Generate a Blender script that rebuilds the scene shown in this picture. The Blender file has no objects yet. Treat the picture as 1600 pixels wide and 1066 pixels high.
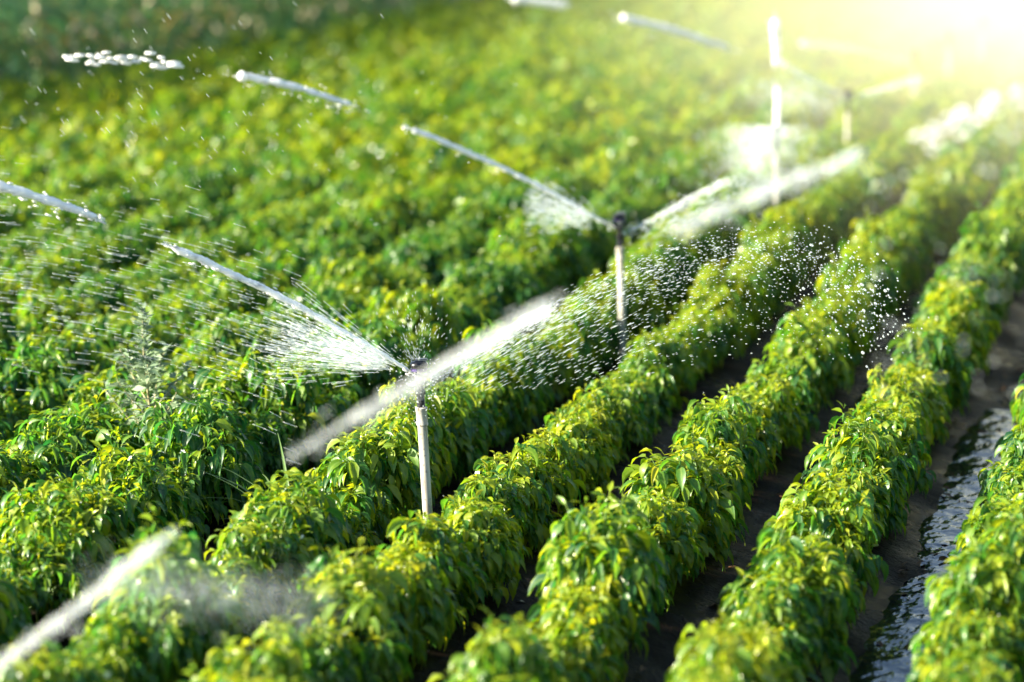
import bpy, math, random
import numpy as np
from mathutils import Vector

rng = np.random.default_rng(11)
random.seed(5)
S = bpy.context.scene
COL = S.collection
R_ = math.radians
PI = math.pi

# ------------------------------------------------------------------ camera
W0, H0 = 1600., 1066.
FPX = 3778.
PITCH, YAW, CAMZ = R_(11.389), R_(16.30), 3.0
CF = np.array([-math.sin(YAW)*math.cos(PITCH), math.cos(YAW)*math.cos(PITCH), -math.sin(PITCH)])
CR = np.array([math.cos(YAW), math.sin(YAW), 0.])
CU = np.cross(CR, CF)
CC = np.array([0., 0., CAMZ])
FH = np.array([-math.sin(YAW), math.cos(YAW), 0.])

def proj(P):
    d = np.atleast_2d(P) - CC
    w = d @ CF
    return np.stack([800 + FPX*(d @ CR)/w, 533 - FPX*(d @ CU)/w, w], 1)

def ray(px, py):
    px = np.asarray(px, float); py = np.asarray(py, float)
    return ((px-800)/FPX)[..., None]*CR + ((533-py)/FPX)[..., None]*CU + CF

def on_z(px, py, z):
    d = ray(px, py)
    return CC + d*((z-CAMZ)/d[..., 2])[..., None]

def on_plane(px, py, P0, beta):
    """meet of view rays with the vertical plane through P0 holding the horizontal direction cos(b)*right + sin(b)*away"""
    D = math.cos(beta)*CR + math.sin(beta)*FH
    N = np.array([D[1], -D[0], 0.])
    d = ray(px, py)
    return CC + d*(((P0-CC) @ N)/(d @ N))[..., None]

cam_d = bpy.data.cameras.new('camera')
cam = bpy.data.objects.new('camera', cam_d)
COL.objects.link(cam)
cam.location = CC
cam.rotation_euler = (R_(90)-PITCH, 0, YAW)
cam_d.sensor_width = 36
cam_d.lens = FPX/W0*36
cam_d.clip_end = 2000
cam_d.dof.use_dof = True
cam_d.dof.focus_distance = 10.6
cam_d.dof.aperture_fstop = 0.95
S.camera = cam

# ------------------------------------------------------------------ light
SUN_EL = R_(22)
sdir = np.array([-0.86, -0.51, 0.]); sdir /= np.linalg.norm(sdir)
to_sun = Vector((sdir[0]*math.cos(SUN_EL), sdir[1]*math.cos(SUN_EL), math.sin(SUN_EL)))
wd = bpy.data.worlds.new('World'); S.world = wd; wd.use_nodes = True
nt = wd.node_tree; bg = nt.nodes['Background']
sky = nt.nodes.new('ShaderNodeTexSky'); sky.sky_type = 'NISHITA'; sky.sun_disc = False
sky.sun_elevation = SUN_EL; sky.sun_rotation = math.atan2(sdir[0], sdir[1])
sky.air_density = 1.0; sky.dust_density = 0.6; sky.ozone_density = 1.5
nt.links.new(sky.outputs[0], bg.inputs[0]); bg.inputs[1].default_value = 0.06
sl = bpy.data.lights.new('sun', 'SUN'); sl.energy = 5.0; sl.angle = R_(0.6); sl.color = (1.0, .91, .70)
so = bpy.data.objects.new('sun', sl); COL.objects.link(so)
so.rotation_euler = to_sun.to_track_quat('Z', 'Y').to_euler(); so.location = (-20, 10, 20)
S.view_settings.view_transform = 'Standard'; S.view_settings.look = 'None'
S.view_settings.exposure = 2.32; S.view_settings.gamma = 1
S.render.engine = 'CYCLES'
S.cycles.use_denoising = True
S.cycles.max_bounces = 8; S.cycles.transparent_max_bounces = 24
S.cycles.diffuse_bounces = 3; S.cycles.transmission_bounces = 6
S.cycles.sample_clamp_indirect = 6

# ------------------------------------------------------------------ helpers
def tag(o, label=None, cat=None, group=None, kind=None):
    if label: o['label'] = label
    if cat: o['category'] = cat
    if group: o['group'] = group
    if kind: o['kind'] = kind
    return o

def mesh_np(name, V, Fq, mat, attrs=None, smooth=True):
    """V (n,3); Fq list of int arrays (m,k) with k = 3 or 4"""
    me = bpy.data.meshes.new(name)
    V = np.asarray(V, np.float32)
    me.vertices.add(len(V)); me.vertices.foreach_set('co', V.ravel())
    loops = np.concatenate([f.ravel() for f in Fq]).astype(np.int32)
    tot = np.concatenate([np.full(len(f), f.shape[1]) for f in Fq]).astype(np.int32)
    start = np.concatenate([[0], np.cumsum(tot)[:-1]]).astype(np.int32)
    me.loops.add(len(loops)); me.loops.foreach_set('vertex_index', loops)
    me.polygons.add(len(tot)); me.polygons.foreach_set('loop_start', start); me.polygons.foreach_set('loop_total', tot)
    me.polygons.foreach_set('use_smooth', np.full(len(tot), smooth))
    for k, a in (attrs or {}).items():
        at = me.attributes.new(k, 'FLOAT', 'POINT'); at.data.foreach_set('value', np.asarray(a, np.float32))
    me.update(calc_edges=True)
    me.materials.append(mat)
    return me

def link(name, me, parent=None, loc=None):
    o = bpy.data.objects.new(name, me); COL.objects.link(o)
    if parent is not None: o.parent = parent
    if loc is not None: o.location = loc
    return o

def empty(name, loc):
    o = bpy.data.objects.new(name, None); COL.objects.link(o); o.location = loc; o.empty_display_size = .1
    return o

class MB:
    def __init__(s): s.V = []; s.Q = []; s.T = []; s.n = 0
    def add(s, V, Q=None, T=None):
        s.V.append(np.asarray(V, float))
        if Q is not None and len(Q): s.Q.append(np.asarray(Q) + s.n)
        if T is not None and len(T): s.T.append(np.asarray(T) + s.n)
        s.n += len(V)
    def lathe(s, prof, seg=24, c=(0, 0), caps=True):
        prof = np.array(prof, float); a = np.linspace(0, 2*PI, seg, endpoint=False); m = len(prof)
        V = np.stack([np.outer(prof[:, 0], np.cos(a))+c[0], np.outer(prof[:, 0], np.sin(a))+c[1], np.repeat(prof[:, 1][:, None], seg, 1)], -1).reshape(-1, 3)
        Q = []
        for i in range(m-1):
            for j in range(seg):
                k = (j+1) % seg
                Q.append((i*seg+j, i*seg+k, (i+1)*seg+k, (i+1)*seg+j))
        T = []
        if caps:
            V = np.vstack([V, [[c[0], c[1], prof[0, 1]], [c[0], c[1], prof[-1, 1]]]]); b = m*seg
            for j in range(seg):
                k = (j+1) % seg
                T.append((b, k, j)); T.append((b+1, (m-1)*seg+j, (m-1)*seg+k))
        s.add(V, Q, T)
    def tube(s, P, rad, seg=8):
        P = np.asarray(P, float); n = len(P); rad = np.broadcast_to(np.asarray(rad, float), (n,))
        t = np.gradient(P, axis=0); t /= np.linalg.norm(t, axis=1)[:, None]+1e-9
        ref = np.array([0, 0, 1.]) if abs(t[0, 2]) < .9 else np.array([1., 0, 0])
        x = np.cross(t, ref); x /= np.linalg.norm(x, axis=1)[:, None]+1e-9; y = np.cross(t, x)
        a = np.linspace(0, 2*PI, seg, endpoint=False)
        V = P[:, None] + rad[:, None, None]*(np.cos(a)[None, :, None]*x[:, None] + np.sin(a)[None, :, None]*y[:, None])
        V = np.vstack([V.reshape(-1, 3), P[:1], P[-1:]]); Q = []; T = []
        for i in range(n-1):
            for j in range(seg):
                k = (j+1) % seg
                Q.append((i*seg+j, i*seg+k, (i+1)*seg+k, (i+1)*seg+j))
        b = n*seg
        for j in range(seg):
            k = (j+1) % seg
            T.append((b, k, j)); T.append((b+1, (n-1)*seg+j, (n-1)*seg+k))
        s.add(V, Q, T)
    def box(s, c, h, rz=0):
        c = np.array(c, float); h = np.array(h, float)
        V = np.array([(x, y, z) for z in (-1, 1) for y in (-1, 1) for x in (-1, 1)])*h
        if rz:
            cs, sn = math.cos(rz), math.sin(rz); V = np.stack([V[:, 0]*cs-V[:, 1]*sn, V[:, 0]*sn+V[:, 1]*cs, V[:, 2]], 1)
        s.add(V+c, [(0, 2, 3, 1), (4, 5, 7, 6), (0, 1, 5, 4), (2, 6, 7, 3), (0, 4, 6, 2), (1, 3, 7, 5)])
    def mesh(s, name, mat, smooth=True):
        F = []
        if s.Q: F.append(np.vstack(s.Q))
        if s.T: F.append(np.vstack(s.T))
        me = mesh_np(name, np.vstack(s.V), F, mat, smooth=smooth)
        return me

def smooth_by_angle(me, deg=40):
    me.polygons.foreach_set('use_smooth', np.ones(len(me.polygons), bool))
    me.set_sharp_from_angle(angle=R_(deg))
    return me

# ------------------------------------------------------------------ materials
def new_mat(name):
    m = bpy.data.materials.new(name); m.use_nodes = True
    n = m.node_tree.nodes; n.clear()
    out = n.new('ShaderNodeOutputMaterial')
    return m, n, m.node_tree.links, out

def N(n, t, **kw):
    x = n.new(t)
    for k, v in kw.items(): setattr(x, k, v)
    return x

def ramp(n, stops):
    r = n.new('ShaderNodeValToRGB'); e = r.color_ramp.elements
    while len(e) < len(stops): e.new(.5)
    for el, (p, c) in zip(e, stops): el.position = p; el.color = (*c, 1)
    return r

def leaf_mat(name, stops, tstops, trans=.42, rough=.34, rib=(.26, .36, .08), spec=.5, coat=0.):
    m, n, L, out = new_mat(name)
    at = N(n, 'ShaderNodeAttribute', attribute_name='tone')
    oi = N(n, 'ShaderNodeObjectInfo')
    tc = N(n, 'ShaderNodeTexCoord')
    nz = N(n, 'ShaderNodeTexNoise'); nz.inputs['Scale'].default_value = 55; nz.inputs['Detail'].default_value = 3
    L.new(tc.outputs['Object'], nz.inputs['Vector'])
    a1 = N(n, 'ShaderNodeMath', operation='MULTIPLY_ADD'); a1.inputs[1].default_value = .22; a1.inputs[2].default_value = -.11
    L.new(oi.outputs['Random'], a1.inputs[0])
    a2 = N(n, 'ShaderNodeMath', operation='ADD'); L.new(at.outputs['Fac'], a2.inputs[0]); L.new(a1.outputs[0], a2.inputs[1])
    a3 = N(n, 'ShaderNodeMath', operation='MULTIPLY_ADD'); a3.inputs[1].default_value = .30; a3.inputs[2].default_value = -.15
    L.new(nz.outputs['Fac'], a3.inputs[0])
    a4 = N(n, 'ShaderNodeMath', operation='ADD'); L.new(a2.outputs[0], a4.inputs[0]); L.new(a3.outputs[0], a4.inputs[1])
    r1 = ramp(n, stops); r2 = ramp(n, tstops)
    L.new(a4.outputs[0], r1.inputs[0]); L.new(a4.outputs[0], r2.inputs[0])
    rb = N(n, 'ShaderNodeAttribute', attribute_name='rib')
    pw = N(n, 'ShaderNodeMath', operation='POWER'); pw.inputs[1].default_value = 7; L.new(rb.outputs['Fac'], pw.inputs[0])
    ml = N(n, 'ShaderNodeMath', operation='MULTIPLY'); ml.inputs[1].default_value = .6; L.new(pw.outputs[0], ml.inputs[0])
    mx = N(n, 'ShaderNodeMixRGB'); mx.inputs[2].default_value = (*rib, 1); L.new(ml.outputs[0], mx.inputs[0]); L.new(r1.outputs[0], mx.inputs[1])
    bp = N(n, 'ShaderNodeBump'); bp.inputs['Strength'].default_value = .35; bp.inputs['Distance'].default_value = .004
    L.new(nz.outputs['Fac'], bp.inputs['Height'])
    p = N(n, 'ShaderNodeBsdfPrincipled'); p.inputs['Roughness'].default_value = rough; p.inputs['Specular IOR Level'].default_value = spec
    p.inputs['Coat Weight'].default_value = coat; p.inputs['Coat Roughness'].default_value = .18
    L.new(mx.outputs[0], p.inputs['Base Color']); L.new(bp.outputs[0], p.inputs['Normal'])
    t = N(n, 'ShaderNodeBsdfTranslucent'); L.new(r2.outputs[0], t.inputs['Color'])
    mix = N(n, 'ShaderNodeMixShader'); mix.inputs[0].default_value = trans
    L.new(p.outputs[0], mix.inputs[1]); L.new(t.outputs[0], mix.inputs[2]); L.new(mix.outputs[0], out.inputs[0])
    return m

def plain(name, col, rough=.5, spec=.5, noise=0., nscale=20, bump=0., metal=0.):
    m, n, L, out = new_mat(name)
    p = N(n, 'ShaderNodeBsdfPrincipled'); p.inputs['Roughness'].default_value = rough
    p.inputs['Specular IOR Level'].default_value = spec; p.inputs['Metallic'].default_value = metal
    tc = N(n, 'ShaderNodeTexCoord'); nz = N(n, 'ShaderNodeTexNoise'); nz.inputs['Scale'].default_value = nscale; nz.inputs['Detail'].default_value = 5
    L.new(tc.outputs['Object'], nz.inputs['Vector'])
    c = np.array(col)
    r = ramp(n, [(.3, tuple(c*(1-noise))), (.7, tuple(np.minimum(c*(1+noise), 1)))])
    L.new(nz.outputs['Fac'], r.inputs[0]); L.new(r.outputs[0], p.inputs['Base Color'])
    if bump:
        b = N(n, 'ShaderNodeBump'); b.inputs['Strength'].default_value = bump; b.inputs['Distance'].default_value = .01
        L.new(nz.outputs['Fac'], b.inputs['Height']); L.new(b.outputs[0], p.inputs['Normal'])
    L.new(p.outputs[0], out.inputs[0])
    return m

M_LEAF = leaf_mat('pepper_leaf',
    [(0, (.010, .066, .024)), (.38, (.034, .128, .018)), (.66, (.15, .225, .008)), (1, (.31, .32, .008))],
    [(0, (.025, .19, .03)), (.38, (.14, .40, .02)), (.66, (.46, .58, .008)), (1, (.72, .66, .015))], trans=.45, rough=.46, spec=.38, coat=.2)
M_WEED = leaf_mat('weed_leaf', [(0, (.13, .20, .12)), (1, (.23, .31, .18))], [(0, (.20, .32, .16)), (1, (.30, .42, .2))], trans=.28, rough=.6, rib=(.3, .36, .22))
M_GRASS = leaf_mat('grass_blade', [(0, (.09, .17, .05)), (1, (.20, .26, .09))], [(0, (.2, .33, .08)), (1, (.33, .4, .1))], trans=.35, rough=.4)
M_CORN = leaf_mat('corn_leaf', [(0, (.03, .10, .06)), (.5, (.06, .16, .07)), (.64, (.17, .22, .05)), (.76, (.50, .25, .05)), (1, (.62, .52, .34))],
    [(0, (.07, .24, .10)), (.5, (.15, .38, .09)), (.75, (.55, .32, .06)), (1, (.65, .5, .25))], trans=.4, rough=.42, rib=(.3, .36, .2))
M_STEM = plain('green_stem', (.10, .17, .04), .5, .4, .3, 30)
M_WSTEM = plain('weed_stem', (.30, .27, .15), .6, .3, .25, 30)
M_POD = plain('pepper_pod_skin', (.40, .44, .05), .22, .6, .25, 18)
M_PETAL = plain('white_petal', (.72, .74, .62), .6, .3, .05)
m, n, L, out = new_mat('weathered_pipe_plastic'); M_PVC = m
p = N(n, 'ShaderNodeBsdfPrincipled'); p.inputs['Roughness'].default_value = .42
tc = N(n, 'ShaderNodeTexCoord'); mp = N(n, 'ShaderNodeMapping'); mp.inputs['Scale'].default_value = (45, 45, 7); L.new(tc.outputs['Object'], mp.inputs[0])
na = N(n, 'ShaderNodeTexNoise'); na.inputs['Scale'].default_value = 1; na.inputs['Detail'].default_value = 6; L.new(mp.outputs[0], na.inputs['Vector'])
nb = N(n, 'ShaderNodeTexNoise'); nb.inputs['Scale'].default_value = 60; nb.inputs['Detail'].default_value = 3; L.new(tc.outputs['Object'], nb.inputs['Vector'])
ra = ramp(n, [(.32, (.17, .14, .10)), (.50, (.37, .355, .32)), (.75, (.44, .43, .40))]); L.new(na.outputs['Fac'], ra.inputs[0])
rb_ = ramp(n, [(.60, (0, 0, 0)), (.70, (.8, .8, .8))]); L.new(nb.outputs['Fac'], rb_.inputs[0])
mxp = N(n, 'ShaderNodeMixRGB'); mxp.inputs[2].default_value = (.09, .06, .04, 1); L.new(rb_.outputs[0], mxp.inputs[0]); L.new(ra.outputs[0], mxp.inputs[1])
L.new(mxp.outputs[0], p.inputs['Base Color']); L.new(p.outputs[0], out.inputs[0])
M_BLACK = plain('black_sprinkler_plastic', (.012, .012, .014), .3, .5, .3, 40)
M_GREY = plain('grey_sprinkler_plastic', (.16, .17, .18), .35, .5, .2, 40)
M_PURPLE = plain('violet_sprinkler_plastic', (.055, .03, .16), .35, .5, .2, 40)
M_DEAD = plain('dry_leaf', (.50, .42, .30), .7, .3, .3, 40)
M_BROWN = plain('brown_litter', (.09, .045, .02), .7, .3, .4, 40)

def water_mat(name, clear, tint=(.86, .93, .95), noisy=0., foam=False):
    m, n, L, out = new_mat(name)
    p = N(n, 'ShaderNodeBsdfPrincipled'); p.inputs['Base Color'].default_value = (*tint, 1)
    p.inputs['Roughness'].default_value = .18; p.inputs['Specular IOR Level'].default_value = .6
    if foam:                                             # water full of air bubbles: light wanders inside it
        p.inputs['Subsurface Weight'].default_value = 1; p.inputs['Subsurface Radius'].default_value = (1, 1, 1); p.inputs['Subsurface Scale'].default_value = .035
    t = N(n, 'ShaderNodeBsdfTranslucent'); t.inputs['Color'].default_value = (*tint, 1)
    m1 = N(n, 'ShaderNodeMixShader'); m1.inputs[0].default_value = .25 if foam else .6
    L.new(p.outputs[0], m1.inputs[1]); L.new(t.outputs[0], m1.inputs[2])
    tr = N(n, 'ShaderNodeBsdfTransparent')
    m2 = N(n, 'ShaderNodeMixShader'); m2.inputs[0].default_value = clear
    if noisy:
        tc = N(n, 'ShaderNodeTexCoord'); nz = N(n, 'ShaderNodeTexNoise'); nz.inputs['Scale'].default_value = 38; nz.inputs['Detail'].default_value = 4
        L.new(tc.outputs['Object'], nz.inputs['Vector'])
        mr = N(n, 'ShaderNodeMapRange'); mr.inputs[1].default_value = .3; mr.inputs[2].default_value = .7
        mr.inputs[3].default_value = max(0, clear-noisy); mr.inputs[4].default_value = min(1, clear+noisy)
        L.new(nz.outputs['Fac'], mr.inputs[0]); L.new(mr.outputs[0], m2.inputs[0])
    L.new(m1.outputs[0], m2.inputs[1]); L.new(tr.outputs[0], m2.inputs[2]); L.new(m2.outputs[0], out.inputs[0])
    return m
M_JET = water_mat('aerated_water', .05, (.97, .99, 1.), noisy=.05, foam=True)
M_JETC = water_mat('clear_water_jet', .74, (.86, .95, .98), noisy=.2, foam=True)
M_DROP = water_mat('water_drop', .52)
M_FINE = water_mat('fine_spray', .55)

# ------------------------------------------------------------------ leaves
def leaves(p, az, e0, e1, Ln, Wd, pet, fold, roll, tone, full=True):
    """many drooping leaves at once -> verts, quads, tone, rib"""
    n = len(p)
    if full:
        t_bl = np.array([0, .12, .34, .60, .82, 1.]); wp = np.array([.05, .70, 1.0, .68, .27, .015])
    else:
        t_bl = np.array([0, .4, 1.]); wp = np.array([.15, 1.0, .05])
    st = np.concatenate([[0], t_bl]) if full else t_bl
    K = len(st)
    side = np.stack([-np.sin(az), np.cos(az), np.zeros(n)], 1)
    out = np.stack([np.cos(az), np.sin(az), np.zeros(n)], 1)
    up = np.array([0, 0, 1.])
    pos = p.copy(); V = np.zeros((n, K, 3, 3)); rib = np.zeros((n, K, 3)); rib[:, :, 1] = 1
    prev = None
    for k in range(K):
        if full:
            s = 0. if k == 0 else None
            tt = 0. if k <= 1 else t_bl[k-1]
            dl = 0. if k == 0 else (pet*Ln if k == 1 else (t_bl[k-1]-t_bl[k-2])*Ln)
            frac = 0 if k == 0 else (.25 + .75*tt)
            w = np.full(n, .0022) if k == 0 else (wp[k-1]*Wd*.5 + .0012)
        else:
            tt = t_bl[k]; dl = 0. if k == 0 else (t_bl[k]-t_bl[k-1])*Ln; frac = .15+.85*tt; w = wp[k]*Wd*.5
        e = e0 + (e1-e0)*frac**.8
        d = np.cos(e)[:, None]*out + np.sin(e)[:, None]*up
        if prev is None: prev = d
        pos = pos + (.5*(d+prev))*np.reshape(dl, (-1, 1)) if k else pos
        prev = d
        nrm = np.cross(d, side); nrm *= np.sign(nrm[:, 2:3]+1e-6)*0 + 1
        cr, sr = np.cos(roll)[:, None], np.sin(roll)[:, None]
        sd = side*cr + nrm*sr; nn = nrm*cr - side*sr
        wv = np.reshape(w, (-1, 1)); cf, sf = np.cos(fold)[:, None], np.sin(fold)[:, None]
        wob = rng.normal(0, .10, (n, 1)) if full and 1 < k < K-1 else 0
        V[:, k, 1] = pos
        V[:, k, 0] = pos + wv*(-sd*cf - nn*(sf+wob)*(-1))
        V[:, k, 2] = pos + wv*(sd*cf + nn*(sf-wob))
    idx = np.arange(n*K*3).reshape(n, K, 3)
    q = np.stack([idx[:, :-1, :-1], idx[:, :-1, 1:], idx[:, 1:, 1:], idx[:, 1:, :-1]], -1).reshape(-1, 4)
    return V.reshape(-1, 3), q, np.repeat(tone, K*3), rib.ravel()

def plant_leaves(hx, hy, hz, nshoot, per, full=True, scale=1., tone_shift=0.):
    """crown of one pepper bush: shoots over a lumpy dome, each a rosette with drooping outer leaves; returns leaf arrays + shoot tips"""
    th = rng.uniform(0, 2*PI, nshoot)
    cz = rng.uniform(-.50, 1, nshoot)
    sz = np.sqrt(1-cz**2)
    rad = rng.uniform(.62, 1.0, nshoot)**.7
    lump = 1 + .16*np.sin(3*th+rng.uniform(0, 6)) + .10*np.sin(5*th + 4*cz + rng.uniform(0, 6))
    zc = hz*.50
    tip = np.stack([hx*sz*np.cos(th)*rad*lump, hy*sz*np.sin(th)*rad*lump, zc + (hz-zc)*cz*rad*np.where(cz > 0, lump*.5+.5, 1)], 1)
    tip[:, 2] += rng.normal(0, .022, nshoot)
    tip[:, 2] = np.maximum(tip[:, 2], .09)
    oaz = np.arctan2(tip[:, 1]/hy, tip[:, 0]/hx)
    P = []; AZ = []; E0 = []; E1 = []; LN = []; WD = []; TN = []
    for i in range(nshoot):
        top = np.clip((tip[i, 2]/hz), 0, 1)
        for k in range(per):
            f = k/(per-1)
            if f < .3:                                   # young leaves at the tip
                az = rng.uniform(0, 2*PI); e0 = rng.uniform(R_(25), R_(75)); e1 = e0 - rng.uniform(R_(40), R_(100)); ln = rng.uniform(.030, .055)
                tn = rng.normal(.70+tone_shift, .11)
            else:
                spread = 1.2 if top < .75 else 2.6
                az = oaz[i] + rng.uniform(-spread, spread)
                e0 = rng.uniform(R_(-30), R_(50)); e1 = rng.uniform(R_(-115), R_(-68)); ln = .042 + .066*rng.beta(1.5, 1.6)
                tn = rng.normal(.47+tone_shift, .19)
            P.append(tip[i] - np.array([0, 0, 1])*f*.045 + rng.normal(0, .008, 3)); AZ.append(az); E0.append(e0); E1.append(e1)
            LN.append(ln*scale); WD.append(ln*scale*rng.uniform(.32, .48)); TN.append(tn)
    n = len(P)
    A = leaves(np.array(P), np.array(AZ), np.array(E0), np.array(E1), np.array(LN), np.array(WD), rng.uniform(.25, .5, n),
               rng.uniform(.12, .75, n), rng.normal(0, .5, n), np.clip(np.array(TN), 0, 1), full)
    return A, tip

# ------------------------------------------------------------------ ground
ROWS = {'A': -.69, 'B': -1.45, 'C': -2.15, 'D': -2.90, 'E': -3.55, 'F': -4.42}
left_rows = [-5.12 - .72*i for i in range(12)]           # to the corn edge
row_x = sorted(list(ROWS.values()) + left_rows + [-.04, .66])
row_arr = np.array(row_x)
def wob(x, y):
    return (np.sin(x*3.1+y*1.7)+np.sin(x*-2.3+y*4.1+1)+np.sin(x*7.7+y*6.3+2)*.6+np.sin(x*13.1-y*11.3)*.4+np.sin(x*23-y*19+3)*.25)/3.2
def ground_z(x, y):
    x = np.asarray(x, float)
    d = np.abs(x[..., None]-row_arr).min(-1)
    t = np.clip(d/.36, 0, 1)
    prof = -.085*(t*t*(3-2*t))
    infield = (x > -13.4) & (x < 1.1)
    prof = np.where(infield, prof, -.03)
    return prof + .019*wob(x, y) + .006*np.sin(x*41+y*17)*np.sin(y*37-x*23)
gx = np.concatenate([[-900, -300, -100, -50], np.arange(-30, -13.7, .35), np.arange(-13.4, 1.3, .055), np.arange(1.6, 9, .4), [15, 40, 120, 400, 900]])
gy = np.concatenate([[-900, -300, -60, -15], np.arange(-5, 5.2, .6), np.arange(5.4, 22, .075), np.arange(22.2, 60, .3), [70, 100, 200, 500, 1200]])
X, Y = np.meshgrid(gx, gy, indexing='ij')
Z = ground_z(X, Y)
nx, ny = len(gx), len(gy)
ii = np.arange(nx*ny).reshape(nx, ny)
q = np.stack([ii[:-1, :-1], ii[1:, :-1], ii[1:, 1:], ii[:-1, 1:]], -1).reshape(-1, 4)
m, n, L, out = new_mat('wet_soil')
tc = N(n, 'ShaderNodeTexCoord')
n1 = N(n, 'ShaderNodeTexNoise'); n1.inputs['Scale'].default_value = 9; n1.inputs['Detail'].default_value = 8; n1.inputs['Roughness'].default_value = .65
n2 = N(n, 'ShaderNodeTexNoise'); n2.inputs['Scale'].default_value = 1.7; n2.inputs['Detail'].default_value = 4
n3 = N(n, 'ShaderNodeTexNoise'); n3.inputs['Scale'].default_value = 70; n3.inputs['Detail'].default_value = 4
for x in (n1, n2, n3): L.new(tc.outputs['Object'], x.inputs['Vector'])
r = ramp(n, [(.3, (.003, .0022, .002)), (.55, (.008, .0055, .004)), (.80, (.020, .012, .008))]); L.new(n1.outputs['Fac'], r.inputs[0])
rr = ramp(n, [(.38, (.16, .16, .16)), (.62, (.62, .62, .62))]); L.new(n2.outputs['Fac'], rr.inputs[0])
ad = N(n, 'ShaderNodeMath', operation='MULTIPLY_ADD'); ad.inputs[1].default_value = .35; L.new(n3.outputs['Fac'], ad.inputs[0]); L.new(n1.outputs['Fac'], ad.inputs[2])
b = N(n, 'ShaderNodeBump'); b.inputs['Strength'].default_value = .9; b.inputs['Distance'].default_value = .03; L.new(ad.outputs[0], b.inputs['Height'])
p = N(n, 'ShaderNodeBsdfPrincipled'); p.inputs['Specular IOR Level'].default_value = .07; L.new(r.outputs[0], p.inputs['Base Color']); L.new(rr.outputs[0], p.inputs['Roughness']); L.new(b.outputs[0], p.inputs['Normal'])
L.new(p.outputs[0], out.inputs[0])
g = link('ground', mesh_np('ground', np.stack([X, Y, Z], -1).reshape(-1, 3), [q], m))
tag(g, kind='structure')

# standing water in the furrows
m, n, L, out = new_mat('furrow_water')
tc = N(n, 'ShaderNodeTexCoord'); mp = N(n, 'ShaderNodeMapping'); mp.inputs['Scale'].default_value = (1, .55, 1)
L.new(tc.outputs['Object'], mp.inputs['Vector'])
nz = N(n, 'ShaderNodeTexNoise'); nz.inputs['Scale'].default_value = 6.5; nz.inputs['Detail'].default_value = 3; L.new(mp.outputs[0], nz.inputs['Vector'])
b = N(n, 'ShaderNodeBump'); b.inputs['Strength'].default_value = .8; b.inputs['Distance'].default_value = .03; L.new(nz.outputs['Fac'], b.inputs['Height'])
p = N(n, 'ShaderNodeBsdfPrincipled'); p.inputs['Base Color'].default_value = (.012, .012, .013, 1); p.inputs['Roughness'].default_value = .07
L.new(b.outputs[0], p.inputs['Normal']); L.new(p.outputs[0], out.inputs[0])
wb = MB()
for xa, xb, y0, y1, z in ((-1.45, -.69, 5.5, 13.5, -.065), (-2.15, -1.45, 5.5, 14, -.078), (-2.94, -2.15, 6, 13, -.082)):
    xm = (xa+xb)/2
    ys = np.linspace(y0, y1, 40)
    V = np.vstack([np.stack([np.full(40, xm-.20), ys, np.full(40, z)], 1), np.stack([np.full(40, xm+.20), ys, np.full(40, z)], 1)])
    Q = [(i, i+40, i+41, i+1) for i in range(39)]
    wb.add(V, Q)
tag(link('puddle_water', wb.mesh('puddle_water', m)), kind='structure')

# ------------------------------------------------------------------ pepper plants
def pod_mesh():
    mb = MB(); ln = .085
    t = np.linspace(0, 1, 8); bend = rng.uniform(.1, .35)
    P = np.stack([bend*ln*t**2, np.zeros(8), -ln*t], 1)
    mb.tube(P, .0095*np.array([.55, .95, 1, .95, .82, .62, .38, .08]), 8)
    mb.tube(np.array([[-.004, 0, .022], [-.001, 0, .010], [0, 0, .0]]), [.0022, .003, .0065], 6)
    return mb.mesh('pepper', M_POD)
def flower_mesh():
    mb = MB()
    for k in range(6):
        a = k*PI/3; c, s = math.cos(a), math.sin(a)
        V = [(0, 0, 0), (.007*c-.004*s, .007*s+.004*c, .003), (.013*c, .013*s, .001), (.007*c+.004*s, .007*s-.004*c, .003)]
        mb.add(V, [(0, 1, 2, 3)])
    return mb.mesh('flower', M_PETAL, False)
pods = [pod_mesh() for _ in range(4)]; flw = flower_mesh()

NVAR = 26; NARROW = 13
variants = []; LEAFV = []; BEADS = []
for v in range(NVAR):
    hx, hy, hz = (rng.uniform(.125, .175) if v < NARROW else rng.uniform(.24, .29)), rng.uniform(.20, .28), rng.uniform(.40, .49)
    lsz = rng.uniform(.84, 1.12)
    (V, Q, T, RB), tips = plant_leaves(hx, hy, hz, int((108 if v < NARROW else 150)/lsz**1.3), 11, True, lsz, .02 if v < NARROW else -.10)  # left bushes greener: the left field's weaker sun glow put into leaf tone
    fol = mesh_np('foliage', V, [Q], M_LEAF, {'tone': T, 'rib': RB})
    st = MB()
    st.tube([(0, 0, -.06), (.004, 0, .06), (-.003, .004, .15)], [.011, .0095, .008], 8)
    for tp in tips[::2]:
        mid = tp*np.array([.45, .45, .7]) + np.array([0, 0, .03]); mid[2] = max(mid[2], .1)
        t = np.linspace(0, 1, 6)[:, None]
        P = (1-t)**2*np.array([0, 0, .10]) + 2*t*(1-t)*mid + t*t*(tp-np.array([0, 0, .01]))
        st.tube(P, np.linspace(.006, .002, 6), 5)
    stm = st.mesh('stem', M_STEM)
    # hanging fruit and blossoms on the outside
    spots = []
    for k in range(6):
        tp = tips[rng.integers(len(tips))]
        q2 = tp*np.array([1.14, 1.12, 1]) + np.array([0, 0, -.02]); q2[2] = max(q2[2], .16)
        spots.append((q2, rng.uniform(0, 2*PI), int(rng.integers(4)), rng.uniform(.8, 1.25)))
    fsp = [(tips[rng.integers(len(tips))]*1.04 + np.array([0, 0, .012]), rng.normal(0, .6), rng.normal(0, .6)) for _ in range(2)]
    variants.append((fol, stm, spots, fsp, hz)); LEAFV.append(V)

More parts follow.
